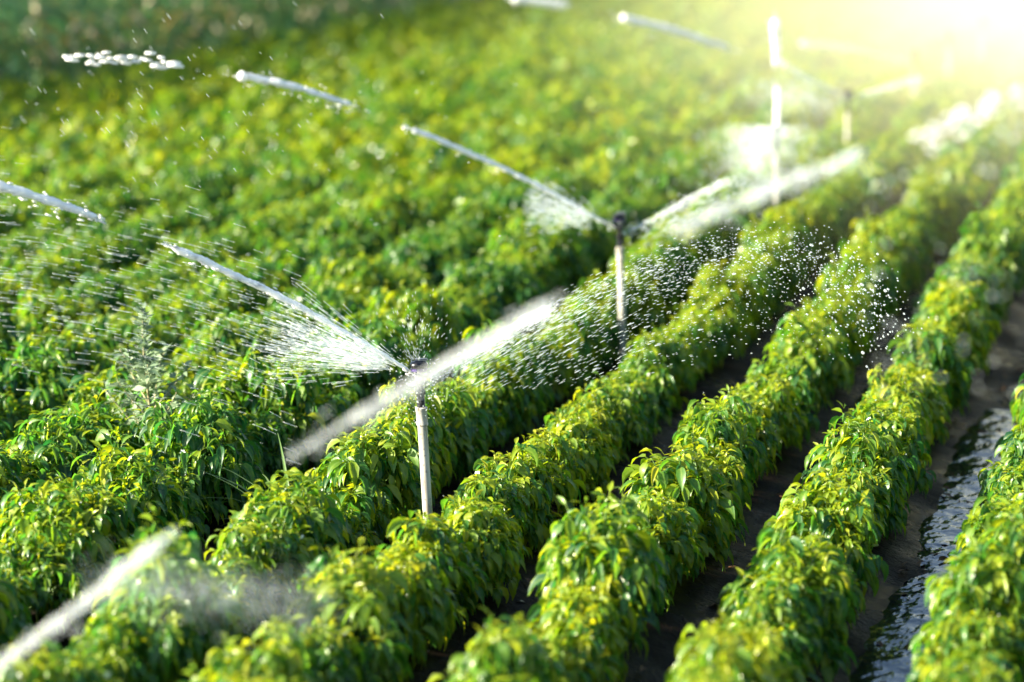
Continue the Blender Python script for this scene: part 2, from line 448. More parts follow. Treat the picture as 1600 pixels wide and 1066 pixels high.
PL = []                                                   # row key, x, y, scale, yaw, variant
ORD = ['first', 'second', 'third', 'fourth', 'fifth', 'sixth', 'seventh', 'eighth', 'ninth', 'tenth', 'eleventh', 'twelfth',
       'thirteenth', 'fourteenth', 'fifteenth', 'sixteenth', 'seventeenth', 'eighteenth', 'nineteenth', 'twentieth']
row_name = {}
rl = sorted([x for x in row_x], reverse=True)
right = [x for x in rl if x > -3.2]; left = [x for x in rl if x < -3.2]
for i, x in enumerate(sorted(right)): row_name[x] = (ORD[i], 'right')
for i, x in enumerate(left): row_name[x] = (ORD[i], 'left')
for x in row_x:
    if x > -.5: continue
    y = 4.6 + rng.uniform(0, .4)
    ph = rng.uniform(0, 6)
    while y < 60:
        sc = 1.0 + .20*math.sin(y*2*PI/1.12+ph+.8*math.sin(y*1.9)) + rng.normal(0, .07)
        if x == ROWS['D']: sc = 1.18 if 7.5 < y < 8.1 else .96 if 8.1 < y < 9.4 else .84 if 11.2 < y < 13.7 else sc
        if x == ROWS['E'] and 12.7 < y < 13.95: sc = .88
        sc = float(np.clip(sc, .66, 1.28))
        px = x + rng.normal(0, .025)
        pr = proj(np.array([[px, y, .3]]))[0]
        mg = 190*10/max(pr[2], 3)
        if -mg*1.3 < pr[0] < 1600+mg and -60 < pr[1] < 1066+mg*1.1:
            PL.append([x, px, y, sc, rng.uniform(0, 2*PI), int(rng.integers(NARROW)) + (NARROW if x < -4 else 0), pr])
        y += .43*sc + rng.uniform(-.03, .05)
PL.sort(key=lambda a: a[6][2])
near, far = PL[:300], PL[300:]
print('plants', len(PL), 'near limit', near[-1][6][2])
# order along the row from the photo's edge
near.sort(key=lambda a: (a[0], a[2]))
cnt = {}
for a in near:
    x, px, y, sc, rz, v, pr = a
    fol, stm, spots, fsp, hz = variants[v]
    root = empty('pepper_plant', (px, y, float(ground_z(np.array([px]), np.array([y]))[0])-.005))
    # keep the bush long along the row: turn by half turns plus a little
    root.rotation_euler = (0, 0, (0 if rz < PI else PI) + (rz % 1)*1.1-.55)
    wide = 1.0
    root.scale = (sc*wide*rng.uniform(.94, 1.06), sc, sc*rng.uniform(.93, 1.07))
    link('foliage', fol, root)
    if pr[2] < 19:
        link('stem', stm, root)
        vis = pr[2] < 15
        for q2, ra, pk, ps in (spots if vis else []):
            o = link('pepper', pods[pk], root, q2); o.rotation_euler = (0, 0, ra); o.scale = (ps,)*3
        for q2, ax, ay in (fsp if vis else []):
            o = link('flower', flw, root, q2); o.rotation_euler = (ax, ay, 0)
    if pr[2] < 14.5:
        vv = LEAFV[v]; vv = vv[rng.integers(0, len(vv), 42)]*np.array(root.scale)
        ca, sa = math.cos(root.rotation_euler[2]), math.sin(root.rotation_euler[2])
        BEADS.append(np.stack([vv[:, 0]*ca-vv[:, 1]*sa, vv[:, 0]*sa+vv[:, 1]*ca, vv[:, 2]], 1) + np.array(root.location))
    o_, sd = row_name[x]
    inside = 0 < pr[0] < 1600 and 0 < pr[1] < 1066
    key = x
    if inside: cnt[key] = cnt.get(key, 0)+1
    k = cnt.get(key, 0)
    edge = 'bottom' if sd == 'right' or o_ == 'first' else 'left'
    if x > -1.0: edge = 'right'
    rowtxt = '%s row %s of the sprinklers' % (o_, sd)
    if not inside:
        lab = 'pepper plant cut off at the photo border, start of %s' % rowtxt
    elif k <= 6:
        lab = 'leafy pepper plant, %s in from the %s border, in %s' % (ORD[k-1], edge, rowtxt)
    else:
        seg = 'level with the nearest sprinkler' if y < 11 else 'between nearest and second sprinkler' if y < 13.9 else 'between second and third sprinkler' if y < 18.2 else 'beyond the third sprinkler'
        lab = 'pepper plant %s, in %s' % (seg, rowtxt)
    tag(root, lab, 'pepper plant', 'pepper plants in the %s' % rowtxt)

# the far rows, past the 300 nearest plants, as one mass
protos = []
for v in range(7):
    (V, Q, T, RB), tips = plant_leaves(rng.uniform(.17, .22), rng.uniform(.26, .32), rng.uniform(.42, .50), 26, 6, full=False, scale=1.75, tone_shift=-.03)
    protos.append((V, Q, T, RB))
VV, QQ, TT, RR = [], [], [], []; off = 0
for x, px, y, sc, rz, v, pr in far:
    V, Q, T, RB = protos[v % 7]
    a = (0 if rz < PI else PI) + (rz % 1)*.6-.3
    c, s = math.cos(a), math.sin(a)
    V2 = np.stack([V[:, 0]*c-V[:, 1]*s, V[:, 0]*s+V[:, 1]*c, V[:, 2]], 1)*sc*np.array([1.2, 1.05, 1]) + np.array([px, y, 0])
    VV.append(V2); QQ.append(Q+off); TT.append(np.clip(T+rng.normal(0, .06), 0, 1)); RR.append(RB*0); off += len(V)
fo = link('far_pepper_field', mesh_np('far_pepper_field', np.vstack(VV), [np.vstack(QQ)], M_LEAF, {'tone': np.concatenate(TT), 'rib': np.concatenate(RR)}))
tag(fo, 'blurred mass of far pepper rows reaching back to the tall corn', 'crop field', kind='stuff')

# two more rows just past the right edge of the view
for x in (-.04, .66):
    y = 7.0
    while y < 24:
        sc = float(np.clip(rng.normal(1, .14), .7, 1.25)); px = x + rng.normal(0, .025)
        root = empty('pepper_plant', (px, y, float(ground_z(np.array([px]), np.array([y]))[0])-.005))
        root.rotation_euler = (0, 0, rng.uniform(-.5, .5)); root.scale = (sc,)*3
        v = int(rng.integers(NARROW)); link('foliage', variants[v][0], root); link('stem', variants[v][1], root)
        tag(root, 'pepper plant in a row past the right border of the photo', 'pepper plant', 'pepper plants past the right border')
        y += .43*sc

# ------------------------------------------------------------------ weed, grass, litter
wt = on_z(225., 488., .90)
weed = empty('weed_plant', (wt[0], wt[1], 0))
tag(weed, 'tall grey green weed standing above the pepper plants at the left', 'weed')
sm = MB(); LP = []
t = np.linspace(0, 1, 12)
P = np.stack([.02*np.sin(t*5)+.015*t, .01*np.cos(t*4), -.05+.94*t], 1)
sm.tube(P, np.linspace(.010, .0025, 12), 7)
brs = []
for k in range(13):
    z = .12 + .038*k; az = k*2.4; ln = .27*(1-(z-.12)/.62)**.7 + .03
    b0 = np.array([np.interp(z, P[:, 2], P[:, 0]), np.interp(z, P[:, 2], P[:, 1]), z])
    d = np.array([math.cos(az), math.sin(az), .95])*.9; tt = np.linspace(0, 1, 6)[:, None]
    BP = b0 + tt*ln*d + tt*tt*np.array([0, 0, .04])
    sm.tube(BP, np.linspace(.005, .0015, 6), 5); brs.append(BP)
link('stem', sm.mesh('stem', M_WSTEM), weed)
pp, az, e0, e1, ln = [], [], [], [], []
for BP in brs:
    for j in range(34):
        f = rng.uniform(.25, 1); pt = BP[0]*(1-f)+BP[-1]*f
        pp.append(pt+rng.normal(0, .006, 3)); az.append(rng.uniform(0, 2*PI)); a = rng.uniform(R_(0), R_(60)); e0.append(a); e1.append(a-rng.uniform(.1, 1.0)); ln.append(rng.uniform(.03, .095)*(1.1-.5*f))
for j in range(150):
    z = rng.uniform(.52, .91); pt = np.array([np.interp(z, P[:, 2], P[:, 0]), np.interp(z, P[:, 2], P[:, 1]), z])
    pp.append(pt); az.append(rng.uniform(0, 2*PI)); a = rng.uniform(R_(15), R_(75)); e0.append(a); e1.append(a-rng.uniform(0, .7)); ln.append(rng.uniform(.025, .07)*(1.35-.6*(z-.5)/.4))
n_ = len(pp); ln = np.array(ln)
V, Q, T, RB = leaves(np.array(pp), np.array(az), np.array(e0), np.array(e1), ln, ln*rng.uniform(.32, .6, n_), rng.uniform(.1, .3, n_), rng.uniform(.05, .4, n_), rng.normal(0, .4, n_), rng.uniform(0, 1, n_))
link('foliage', mesh_np('foliage', V, [Q], M_WEED, {'tone': T, 'rib': RB}), weed)

def grass(name, base, nb, lens, azr, label):
    nb_ = nb
    az = rng.uniform(*azr, nb_); l = rng.uniform(*lens, nb_)
    V, Q, T, RB = leaves(rng.normal(0, .02, (nb_, 3))*np.array([1, 1, 0]), az, rng.uniform(R_(50), R_(85), nb_), rng.uniform(R_(-50), R_(40), nb_), l, np.full(nb_, .016), np.full(nb_, .1),
                         rng.uniform(.2, .5, nb_), rng.normal(0, .3, nb_), rng.uniform(0, 1, nb_))
    o = link(name, mesh_np(name, V, [Q], M_GRASS, {'tone': T, 'rib': RB}), None, base)
    return tag(o, label, 'grass tuft')
b0 = on_z(452., 835., .12)
grass('grass_tuft', b0, 17, (.26, .50), (R_(80), R_(290)), 'loose tuft of long pale grass blades in the gap left of nearest riser')
b1 = on_z(1500., 655., -.05)

def curl_leaf(name, pos, ln, mat, rz, label):
    V, Q, T, RB = leaves(np.zeros((3, 3))+rng.normal(0, .012, (3, 3))*np.array([1, 1, .3]), np.array([rz, rz+1.3, rz+2.9]), np.full(3, .5), np.full(3, -.5), np.full(3, ln), np.full(3, ln*.4), np.full(3, .1), np.full(3, .4), np.zeros(3), np.zeros(3))
    o = link(name, mesh_np(name, V, [Q], mat, {'tone': T, 'rib': RB}), None, pos)
    return tag(o, label, 'fallen leaf')
curl_leaf('fallen_leaf', on_z(800., 945., -.055), .085, M_DEAD, .4, 'pale dry curled leaf lying on dark soil between two front rows')
lm = MB()
LV, LQ, LT, LR = [], [], [], []
nl = 260
fx = np.concatenate([rng.normal(-1.08, .09, nl//2), rng.normal(-1.8, .09, nl//4), rng.normal(-2.55, .09, nl//4)]); fy = rng.uniform(8, 17, len(fx))
fz = ground_z(fx, fy)+.012
l = rng.uniform(.03, .075, len(fx))
V, Q, T, RB = leaves(np.stack([fx, fy, fz], 1), rng.uniform(0, 6.28, len(fx)), rng.uniform(-.1, .5, len(fx)), rng.uniform(-.4, .1, len(fx)), l, l*.45, np.full(len(fx), .1), rng.uniform(0, .5, len(fx)), rng.normal(0, .3, len(fx)), rng.uniform(0, 1, len(fx)))
tag(link('leaf_litter', mesh_np('leaf_litter', V, [Q], M_BROWN, {'tone': T, 'rib': RB})), 'scattered brown leaf litter on the wet furrow soil', 'leaf litter', kind='stuff')

# ------------------------------------------------------------------ corn
def corn_parts(v):
    h = rng.uniform(2.1, 2.5)
    st = MB(); t = np.linspace(0, 1, 10)
    P = np.stack([.04*np.sin(t*3+v), .03*np.cos(t*2.5+v)-.03, -.05+h*t], 1)
    st.tube(P, np.linspace(.016, .006, 10), 7)
    nl = 15; z = np.linspace(.12, h*.92, nl)
    az = (np.arange(nl) % 2)*PI + rng.uniform(0, 6) + rng.normal(0, .35, nl)
    base = np.stack([np.interp(z, P[:, 2], P[:, 0]), np.interp(z, P[:, 2], P[:, 1]), z], 1)
    tone = np.where(z < .95, rng.uniform(.0, .71, nl), rng.uniform(0, .5, nl))
    ln = rng.uniform(.5, .85, nl); V, Q, T, RB = leaves(base, az, rng.uniform(R_(35), R_(70), nl), np.where(z < .7, rng.uniform(R_(-100), R_(-80), nl), rng.uniform(R_(-80), R_(-30), nl)),
        ln, rng.uniform(.055, .085, nl), np.full(nl, .1), rng.uniform(.2, .5, nl), rng.normal(0, .3, nl), np.clip(tone, 0, 1))
    # ear with a dry husk
    ear = MB()
    ez = [.45, .95, .7, 1.1, .55, .85][v]
    tt = np.linspace(0, 1, 9); d = np.array([math.cos(v*1.3), math.sin(v*1.3), 1.3]); d /= np.linalg.norm(d)
    b = np.array([np.interp(ez, P[:, 2], P[:, 0]), np.interp(ez, P[:, 2], P[:, 1]), ez])
    ear.tube(b + tt[:, None]*.26*d, .036*np.array([.4, .8, 1, 1, .95, .85, .65, .4, .1]), 9)
    return st.mesh('stalk', M_STEM), mesh_np('foliage', V, [Q], M_CORN, {'tone': T, 'rib': RB}), ear.mesh('ear', M_DEAD), (V, Q, T, RB)
CV = [corn_parts(v) for v in range(6)]
y = 22.0; k = 0
while y < 44:
    st, fo_, ear, _ = CV[k % 6]
    x = -13.85 + rng.normal(0, .10)
    root = empty('corn_plant', (x, y, -.03)); root.rotation_euler = (0, 0, rng.uniform(0, 6.28)); s = rng.uniform(.9, 1.1); root.scale = (s, s, s)
    link('stalk', st, root); link('foliage', fo_, root); link('ear', ear, root)
    px = proj(np.array([[x, y, .3]]))[0][0]
    lab = ('corn plant at the left end of the corn field edge, browning lower leaves' if px < 130 else
           'corn plant behind the broken string of white water blobs, yellowing leaves' if px < 330 else
           'corn plant farther along the corn edge, beyond the broken water string')
    tag(root, lab, 'corn plant', 'corn plants along the field edge')
    y += rng.uniform(.26, .42); k += 1
VV, QQ, TT, RR = [], [], [], []; off = 0
for rw in range(8):
    y = 12 + rng.uniform(0, .3)
    while y < 46:
        V, Q, T, RB = CV[int(rng.integers(6))][3]
        a = rng.uniform(0, 6.28); c, s = math.cos(a), math.sin(a)
        VV.append(np.stack([V[:, 0]*c-V[:, 1]*s, V[:, 0]*s+V[:, 1]*c, V[:, 2]], 1) + np.array([-14.5-.65*rw+rng.normal(0, .06), y, -.03]))
        QQ.append(Q+off); TT.append(T); RR.append(RB); off += len(V); y += rng.uniform(.26, .42)
tag(link('corn_thicket', mesh_np('corn_thicket', np.vstack(VV), [np.vstack(QQ)], M_CORN, {'tone': np.concatenate(TT), 'rib': np.concatenate(RR)})),
    'dark dense corn thicket behind the front line of corn plants', 'corn field', kind='stuff')

# ------------------------------------------------------------------ sprinklers
def sprinkler(pos, lean, spin, label):
    """pos = ground point; nozzle plane at z = .85"""
    root = empty('sprinkler', pos); root.rotation_euler = (lean[0], lean[1], 0)
    tag(root, label, 'sprinkler', 'sprinklers in a line through the field')
    mb = MB(); mb.lathe([(.0205, -.12), (.021, .30), (.0205, .645)], 24)
    pipe = link('riser_pipe', smooth_by_angle(mb.mesh('riser_pipe', M_PVC)), root)
    mb = MB(); mb.lathe([(.0215, .625), (.0252, .628), (.0252, .634), (.0238, .638), (.0240, .690), (.0262, .693), (.0262, .702), (.019, .705)], 28)
    link('coupling', smooth_by_angle(mb.mesh('coupling', M_PVC)), pipe)
    mb = MB(); prof = [(.016, .700)]
    for i in range(7): prof += [(.0185, .706+i*.007), (.0160, .7095+i*.007)]
    prof += [(.0205, .758), (.0205, .775), (.015, .779), (.0145, .800)]
    mb.lathe(prof, 20)
    for k in range(6):
        a = k*PI/3; mb.box((.020*math.cos(a), .020*math.sin(a), .767), (.003, .004, .0075), a)
    link('threaded_adapter', smooth_by_angle(mb.mesh('threaded_adapter', M_BLACK), 35), root)
    mb = MB(); mb.lathe([(.014, .798), (.022, .803), (.0235, .815), (.0235, .833), (.018, .842), (.012, .846)], 22)
    body = link('nozzle_body', smooth_by_angle(mb.mesh('nozzle_body', M_BLACK)), root)
    cs, sn = math.cos(spin), math.sin(spin)
    for sgn in (1, -1):
        mb = MB(); t = np.linspace(0, 1, 5)
        P = np.stack([sgn*(.012+.036*t)*cs, sgn*(.012+.036*t)*sn, .824+.030*t], 1)
        mb.tube(P, [.011, .0105, .0095, .008, .0065], 12)
        link('nozzle', mb.mesh('nozzle', M_BLACK), body)
    mb = MB()
    for sgn in (1, -1):
        mb.tube([(-sgn*.020*sn, sgn*.020*cs, .832), (-sgn*.033*sn, sgn*.033*cs, .846), (-sgn*.034*sn, sgn*.034*cs, .866), (-sgn*.022*sn, sgn*.022*cs, .880)], .0048, 8)
    link('bracket_arm', mb.mesh('bracket_arm', M_GREY), root)
    mb = MB(); mb.lathe([(.020, .858), (.033, .860), (.036, .864), (.036, .870), (.030, .873)], 24)
    link('deflector_ring', smooth_by_angle(mb.mesh('deflector_ring', M_PURPLE)), root)
    mb = MB(); mb.lathe([(.014, .871), (.034, .875), (.039, .884), (.038, .893), (.030, .901), (.016, .905), (.004, .906)], 26)
    cap = link('cap', smooth_by_angle(mb.mesh('cap', M_BLACK)), root)
    mb = MB(); mb.box((.012*cs, .012*sn, .909), (.026, .007, .005), spin)
    link('cap_vane', mb.mesh('cap_vane', M_GREY, False), cap)
    return root
HZ = .85
def head_at(px, py): return on_z(float(px), float(py), HZ)
heads_px = [(-192, 1110), (655, 583), (968, 348), (1214, 208), (1326, 150), (1430, 85), (1484, 55), (1536, 33)]
HEADS = [head_at(*a) for a in heads_px]
SLX = -3.25
labels = [None, 'nearest sprinkler on a pale riser pipe, crossed by a blurred water jet', 'second sprinkler with dark violet head on a thin pale riser',
          'third sprinkler, its head lost in white mist below a vertical jet', 'fourth sprinkler with a short bright riser, jets to both sides',
          'fifth sprinkler, pale and far off beside a faint jet', 'sixth sprinkler, pale riser near the bright top right corner', 'farthest sprinkler in the glare at the top right corner']
leans = [(0, 0), (.0, -.055), (0, -.035), (0, -.01), (0, 0), (0, -.02), (0, 0), (0, 0)]
spins = [YAW, YAW-.1, YAW+.15, YAW+1.3, YAW, YAW+.2, YAW-.1, YAW]
for i, h in enumerate(HEADS):
    if i == 0: continue
    ly = leans[i][1]
    sprinkler((h[0]-math.sin(ly)*.85, h[1], 0), leans[i], spins[i], labels[i])
# lateral pipe on the soil
mb = MB(); ys = np.linspace(4.5, 34, 60)
pz = ground_z(np.full(60, SLX), ys)*.4 + .012
mb.tube(np.stack([SLX+.012*np.sin(ys*.7)+.03, ys, pz], 1), .024, 14)
tag(link('irrigation_pipe', mb.mesh('irrigation_pipe', M_PVC)), 'white plastic lateral pipe lying on soil under the sprinkler line', 'pipe')

# ------------------------------------------------------------------ water
ico = []
gphi = (1+5**.5)/2
IV = np.array([(-1, gphi, 0), (1, gphi, 0), (-1, -gphi, 0), (1, -gphi, 0), (0, -1, gphi), (0, 1, gphi), (0, -1, -gphi), (0, 1, -gphi), (gphi, 0, -1), (gphi, 0, 1), (-gphi, 0, -1), (-gphi, 0, 1)], float)
IV /= np.linalg.norm(IV[0])
IF = np.array([(0, 11, 5), (0, 5, 1), (0, 1, 7), (0, 7, 10), (0, 10, 11), (1, 5, 9), (5, 11, 4), (11, 10, 2), (10, 7, 6), (7, 1, 8), (3, 9, 4), (3, 4, 2), (3, 2, 6), (3, 6, 8), (3, 8, 9), (4, 9, 5), (2, 4, 11), (6, 2, 10), (8, 6, 7), (9, 8, 1)])
def drops_geo(P, D, rad, elong):
    """ellipsoid drops at P, long axis D"""
    n = len(P); D = D/(np.linalg.norm(D, axis=1)[:, None]+1e-9)
    ref = np.where(np.abs(D[:, 2:3]) < .9, np.array([[0, 0, 1.]]), np.array([[1., 0, 0]]))
    x = np.cross(D, ref); x /= np.linalg.norm(x, axis=1)[:, None]; y = np.cross(D, x)
    V = P[:, None] + rad[:, None, None]*(IV[None, :, 0:1]*x[:, None] + IV[None, :, 1:2]*y[:, None] + IV[None, :, 2:3]*elong[:, None, None]*D[:, None])
    F = (IF[None] + 12*np.arange(n)[:, None, None]).reshape(-1, 3)
    return V.reshape(-1, 3), F

def spray(name, P, D, rad, elong, label, mat=None):
    V, F = drops_geo(np.asarray(P), np.asarray(D), np.asarray(rad), np.asarray(elong))
    o = link(name, mesh_np(name, V, [F], mat or M_DROP))
    return tag(o, label, 'water spray', kind='stuff')

def resample(pts, n):
    pts = np.asarray(pts, float)
    if len(pts) > 2:                                     # smooth the polyline with a quadratic fit per axis
        s = np.concatenate([[0], np.cumsum(np.linalg.norm(np.diff(pts, axis=0), axis=1))]); s /= s[-1]
        dg = min(2, len(pts)-1); u = np.linspace(0, 1, n)
        return np.stack([np.polyval(np.polyfit(s, pts[:, k], dg), u) for k in range(pts.shape[1])], 1)
    u = np.linspace(0, 1, n)[:, None]; return pts[0]*(1-u)+pts[1]*u

def jet(px, head, beta, r0, r1, label, mat=None, ragged=1., sat=60, blobs=0, taper=.03):
    """one free length of water in the vertical plane of its sprinkler"""
    c = resample(px, 60)
    P = on_plane(c[:, 0], c[:, 1], head, beta)
    ln = np.linalg.norm(P[-1]-P[0]); n = max(24, int(ln/.012))
    P = resample(P, n); s = np.linspace(0, 1, n)
    r = (r0 + (r1-r0)*s)
    k1 = np.cumsum(rng.normal(0, 1, n)); k1 -= np.linspace(k1[0], k1[-1], n); k1 /= (np.abs(k1).max()+1e-6)
    r = r*(1 + ragged*(.22*k1 + .14*np.sin(s*ln*60+rng.uniform(0, 6)) + .10*rng.normal(0, 1, n)))
    r *= np.clip(s/taper+.12, 0, 1)
    r *= np.clip(np.minimum(1.0, (1-s)/.03+.25), 0, 1)
    wobv = np.cumsum(rng.normal(0, .0016, (n, 3)), 0); wobv -= np.linspace(0, 1, n)[:, None]*wobv[-1]
    mb = MB(); mb.tube(P + wobv*ragged, np.maximum(r, .001), 10)
    T = np.gradient(P, axis=0)
    if sat:
        i = rng.integers(0, n, sat)
        Q = P[i] + rng.normal(0, 1, (sat, 3))*(r0*.7+r1*.45) + np.array([0, 0, -1])*np.abs(rng.normal(0, r1*.9, sat))[:, None]
        V, F = drops_geo(Q, T[i]+rng.normal(0, .0015, (sat, 3)), rng.uniform(.0018, .005, sat), rng.uniform(1.5, 4, sat)); mb.add(V, None, F)
    if blobs:
        i = rng.integers(0, n, blobs)
        Q = P[i] + rng.normal(0, 1, (blobs, 3))*r1*1.5
        V, F = drops_geo(Q, T[i], rng.uniform(.5, 1.1, blobs)*r1, rng.uniform(1.2, 2.2, blobs)); mb.add(V, None, F)
    ef = 18
    for e0_, sg_ in ((0, -1), (n-1, 1)):                  # drops torn off at both ends
        dd = rng.uniform(-2.5, 2.2, ef)[:, None]*r1
        tt = T[e0_]/np.linalg.norm(T[e0_])
        Q = P[e0_] + sg_*tt*dd + rng.normal(0, 1, (ef, 3))*r1*.45
        V, F = drops_geo(Q, np.repeat(T[e0_][None], ef, 0), rng.uniform(.0018, .0045, ef), rng.uniform(1.5, 5, ef)); mb.add(V, None, F)
    o = link('water_jet', mb.mesh('water_jet', mat or M_JET))
    return tag(o, label, 'water jet')

def broken(px, head, beta, n, rad, spread, label, el=(1.3, 2.6)):
    """a length of jet that has broken up into separate blobs"""
    c = resample(px, 80); i = np.clip(np.linspace(0, 1, n)+rng.normal(0, .012, n), 0, 1)
    x = np.interp(i, np.linspace(0, 1, 80), c[:, 0]); yy = np.interp(i, np.linspace(0, 1, 80), c[:, 1])
    P = on_plane(x, yy, head, beta) + rng.normal(0, 1, (n, 3))*np.array([1, 1, .8])*spread
    P[:, 2] -= np.abs(rng.normal(0, spread*1.2, n))
    T = on_plane(c[-1:, 0], c[-1:, 1], head, beta)-on_plane(c[:1, 0], c[:1, 1], head, beta)
    V, F = drops_geo(P, np.repeat(T, n, 0)+rng.normal(0, .06, (n, 3)), rng.uniform(.55, 1.1, n)*rad, rng.uniform(*el, n))
    o = link('water_jet', mesh_np('water_jet', V, [F], M_JET))
    return tag(o, label, 'water jet')

BL = R_(18)      # the left jets lean towards the camera
# jets of the unseen sprinkler at the lower left
jet([(-70, 1096), (60, 995), (255, 845)], HEADS[0], R_(-2), .013, .016, 'thick blurred water jet crossing the lower left corner of the field', M_JETC, .5, 90)
jet([(470, 702), (655, 592), (860, 474)], HEADS[0], R_(-2), .012, .017, 'broad blurred water jet passing in front of the nearest sprinkler head', M_JETC, .4, 120, taper=.30)
jet([(1062, 354), (1200, 296), (1338, 242)], HEADS[0], R_(-2), .007, .011, 'blurred white water band above the right rows, beyond the second sprinkler', M_JETC, .7, 200, 4)
broken([(1440, 212), (1520, 168), (1592, 140)], HEADS[0], R_(-2), 60, .007, .015, 'blurred white water blobs by the right border, above the rows')
# nearest sprinkler
jet([(648, 586), (560, 532), (470, 483), (360, 425), (266, 386)], HEADS[1], BL, .0075, .016, 'long white water jet shooting up left from the nearest sprinkler', M_JET, .6, 60)
jet([(152, 341), (70, 310), (-20, 287)], HEADS[1], BL, .013, .021, 'ragged white length of water at the left border', M_JET, .8, 70)
jet([(668, 590), (760, 540), (858, 484)], HEADS[1], R_(8), .007, .024, 'streaked water jet leaving the nearest sprinkler to the right', M_JETC, 1., 260)
# second sprinkler
jet([(953, 351), (840, 288), (740, 240), (642, 202)], HEADS[2], BL, .008, .019, 'straight white water jet shooting up left from the second sprinkler', M_JET, .6, 40)
jet([(550, 164), (460, 136), (371, 118)], HEADS[2], BL, .014, .026, 'white length of water floating left of the second sprinkler jet', M_JET, .8, 70)
broken([(272, 98), (190, 88), (105, 87)], HEADS[2], BL, 40, .012, .014, 'broken string of white water blobs in front of the corn', (2, 4.2))
jet([(984, 360), (1050, 325), (1135, 283)], HEADS[2], R_(8), .010, .022, 'widening misty water jet leaving the second sprinkler to the right', M_JETC, 1., 160)
# third sprinkler: jet going straight away from the camera
P3 = HEADS[3]
jet([(1214, 206), (1215, 170), (1215, 138)], P3, R_(80), .020, .026, 'vertical looking white jet rising from the third sprinkler', M_JET, .6, 30)
jet([(1213, 100), (1212, 60), (1211, 32)], P3, R_(80), .028, .034, 'upper length of the vertical white jet near the top border', M_JET, .6, 30)
# fourth and fifth
jet([(1312, 148), (1265, 124), (1222, 100)], HEADS[4], BL, .016, .034, 'soft white jet leaving the fourth sprinkler to the left', M_JETC, .8, 60)
jet([(1338, 152), (1385, 138), (1440, 126)], HEADS[4], R_(8), .020, .036, 'soft white jet leaving the fourth sprinkler to the right', M_JETC, .8, 60)
jet([(1140, 76), (1050, 47), (970, 27)], HEADS[4], BL, .024, .040, 'pale free length of water high above the yellow green rows', M_JET, .8, 40)
jet([(1424, 98), (1345, 78), (1250, 68)], HEADS[5], BL, .018, .044, 'faint curved jet leaving the fifth sprinkler to the left', M_JETC, .8, 60)
jet([(888, 9), (845, 2), (800, -3)], HEADS[5], BL, .036, .05, 'pale length of water cut by the top border', M_JET, .8, 30)

def scatter(n, fx, fy, head, beta, dj, dirpx, rad, el, label, mat=None, gravity=0.):
    """drops by image-plane position on a sprinkler's plane with depth jitter dj; dirpx gives each drop's travel direction"""
    P0 = on_plane(fx, fy, head, beta); P1 = on_plane(fx+dirpx[0], fy+dirpx[1], head, beta)
    D = P1-P0
    sc = 1 + rng.normal(0, dj, n)                         # slide along the view ray: a real cloud has depth
    P = CC + (P0-CC)*sc[:, None]
    keep = P[:, 2] > .05
    return spray('water_spray', P[keep], D[keep], rng.uniform(*rad, n)[keep], rng.uniform(*el, n)[keep], label, mat)

# fan of streaks left of the nearest sprinkler
n = 1050; h = HEADS[1]
a = rng.normal(R_(17), R_(9), n); rr = 40 + 200*rng.beta(1.6, 1.7, n)
fx = 645 - rr*np.cos(a); fy = 582 - rr*np.sin(a)
scatter(n, fx, fy, h, BL, .012, (-np.cos(a)*9, -np.sin(a)*9), (.0006, .0015), (16, 46), 'fan of fine white spray left of the nearest sprinkler head', M_FINE)
# umbrella of drops thrown upward
n = 230; a = rng.normal(R_(100), R_(32), n); rr = 18 + 120*rng.beta(1.2, 2, n)
scatter(n, 652+rr*np.cos(a), 578-rr*np.sin(a), h, 0, .012, (np.cos(a)*6, -np.sin(a)*6), (.0006, .0012), (3, 12), 'umbrella of fine drops above the nearest sprinkler head', M_FINE)
# drops round the head
n = 260
scatter(n, 650+rng.normal(0, 24, n), 605+rng.normal(0, 26, n), h, 0, .004, (rng.normal(0, 3, n), rng.normal(0, 3, n)+2), (.0012, .0032), (1, 1.8), 'sparkling drops round the nearest sprinkler body and riser')
# flat streaks far left
n = 700; fx = rng.uniform(-20, 470, n); fy = 300 + .28*fx + rng.normal(110, 75, n)
sl_ = np.interp(fx, [0, 450], [.10, .38])+rng.normal(0, .05, n)
scatter(n, fx, fy, h, BL, .03, (-np.ones(n)*9, -sl_*9), (.0006, .0013), (14, 44), 'flat streaks of spray drifting over the left rows', M_FINE)
# curtain to the right
n = 4300
arc = np.array([(672, 592), (860, 484), (1000, 412), (1150, 372), (1260, 380), (1345, 430), (1400, 520)], float)
al = np.concatenate([[0], np.cumsum(np.linalg.norm(np.diff(arc, axis=0), axis=1))]); al /= al[-1]
u = .06 + .94*rng.beta(1.45, 1.55, n)
ax_ = np.interp(u, al, arc[:, 0]); ay_ = np.interp(u, al, arc[:, 1])
tx = np.interp(np.minimum(u+.02, 1.02), al, arc[:, 0])-np.interp(u-.02, al, arc[:, 0]); ty = np.interp(np.minimum(u+.02, 1), al, arc[:, 1])-np.interp(u-.02, al, arc[:, 1])
down = (rng.random(n)**1.35*(20+150*np.sin(np.clip(u, 0, 1)*PI*.9))) * np.where(rng.random(n) < .4, .35, 1.) - np.abs(rng.normal(0, 1, n))*10*u
sg = 5+26*np.clip(u, 0, 1)**1.7
fx = ax_ - down*.30*np.clip(u-.5, 0, 1)*2 + rng.normal(0, 1, n)*sg; fy = ay_ + down + rng.normal(0, 1, n)*sg*.8
big = np.interp(u, [.1, .6, 1], [.0006, .0012, .0027])*np.exp(rng.normal(-.1, .42, n))
elo = np.interp(u, [.1, .35, .55, .7, 1], [20, 9, 3.2, 1.6, 1.15])*rng.uniform(.8, 1.2, n)
P0 = on_plane(fx, fy, h, R_(8)); D = on_plane(fx+tx, fy+ty, h, R_(8))-P0
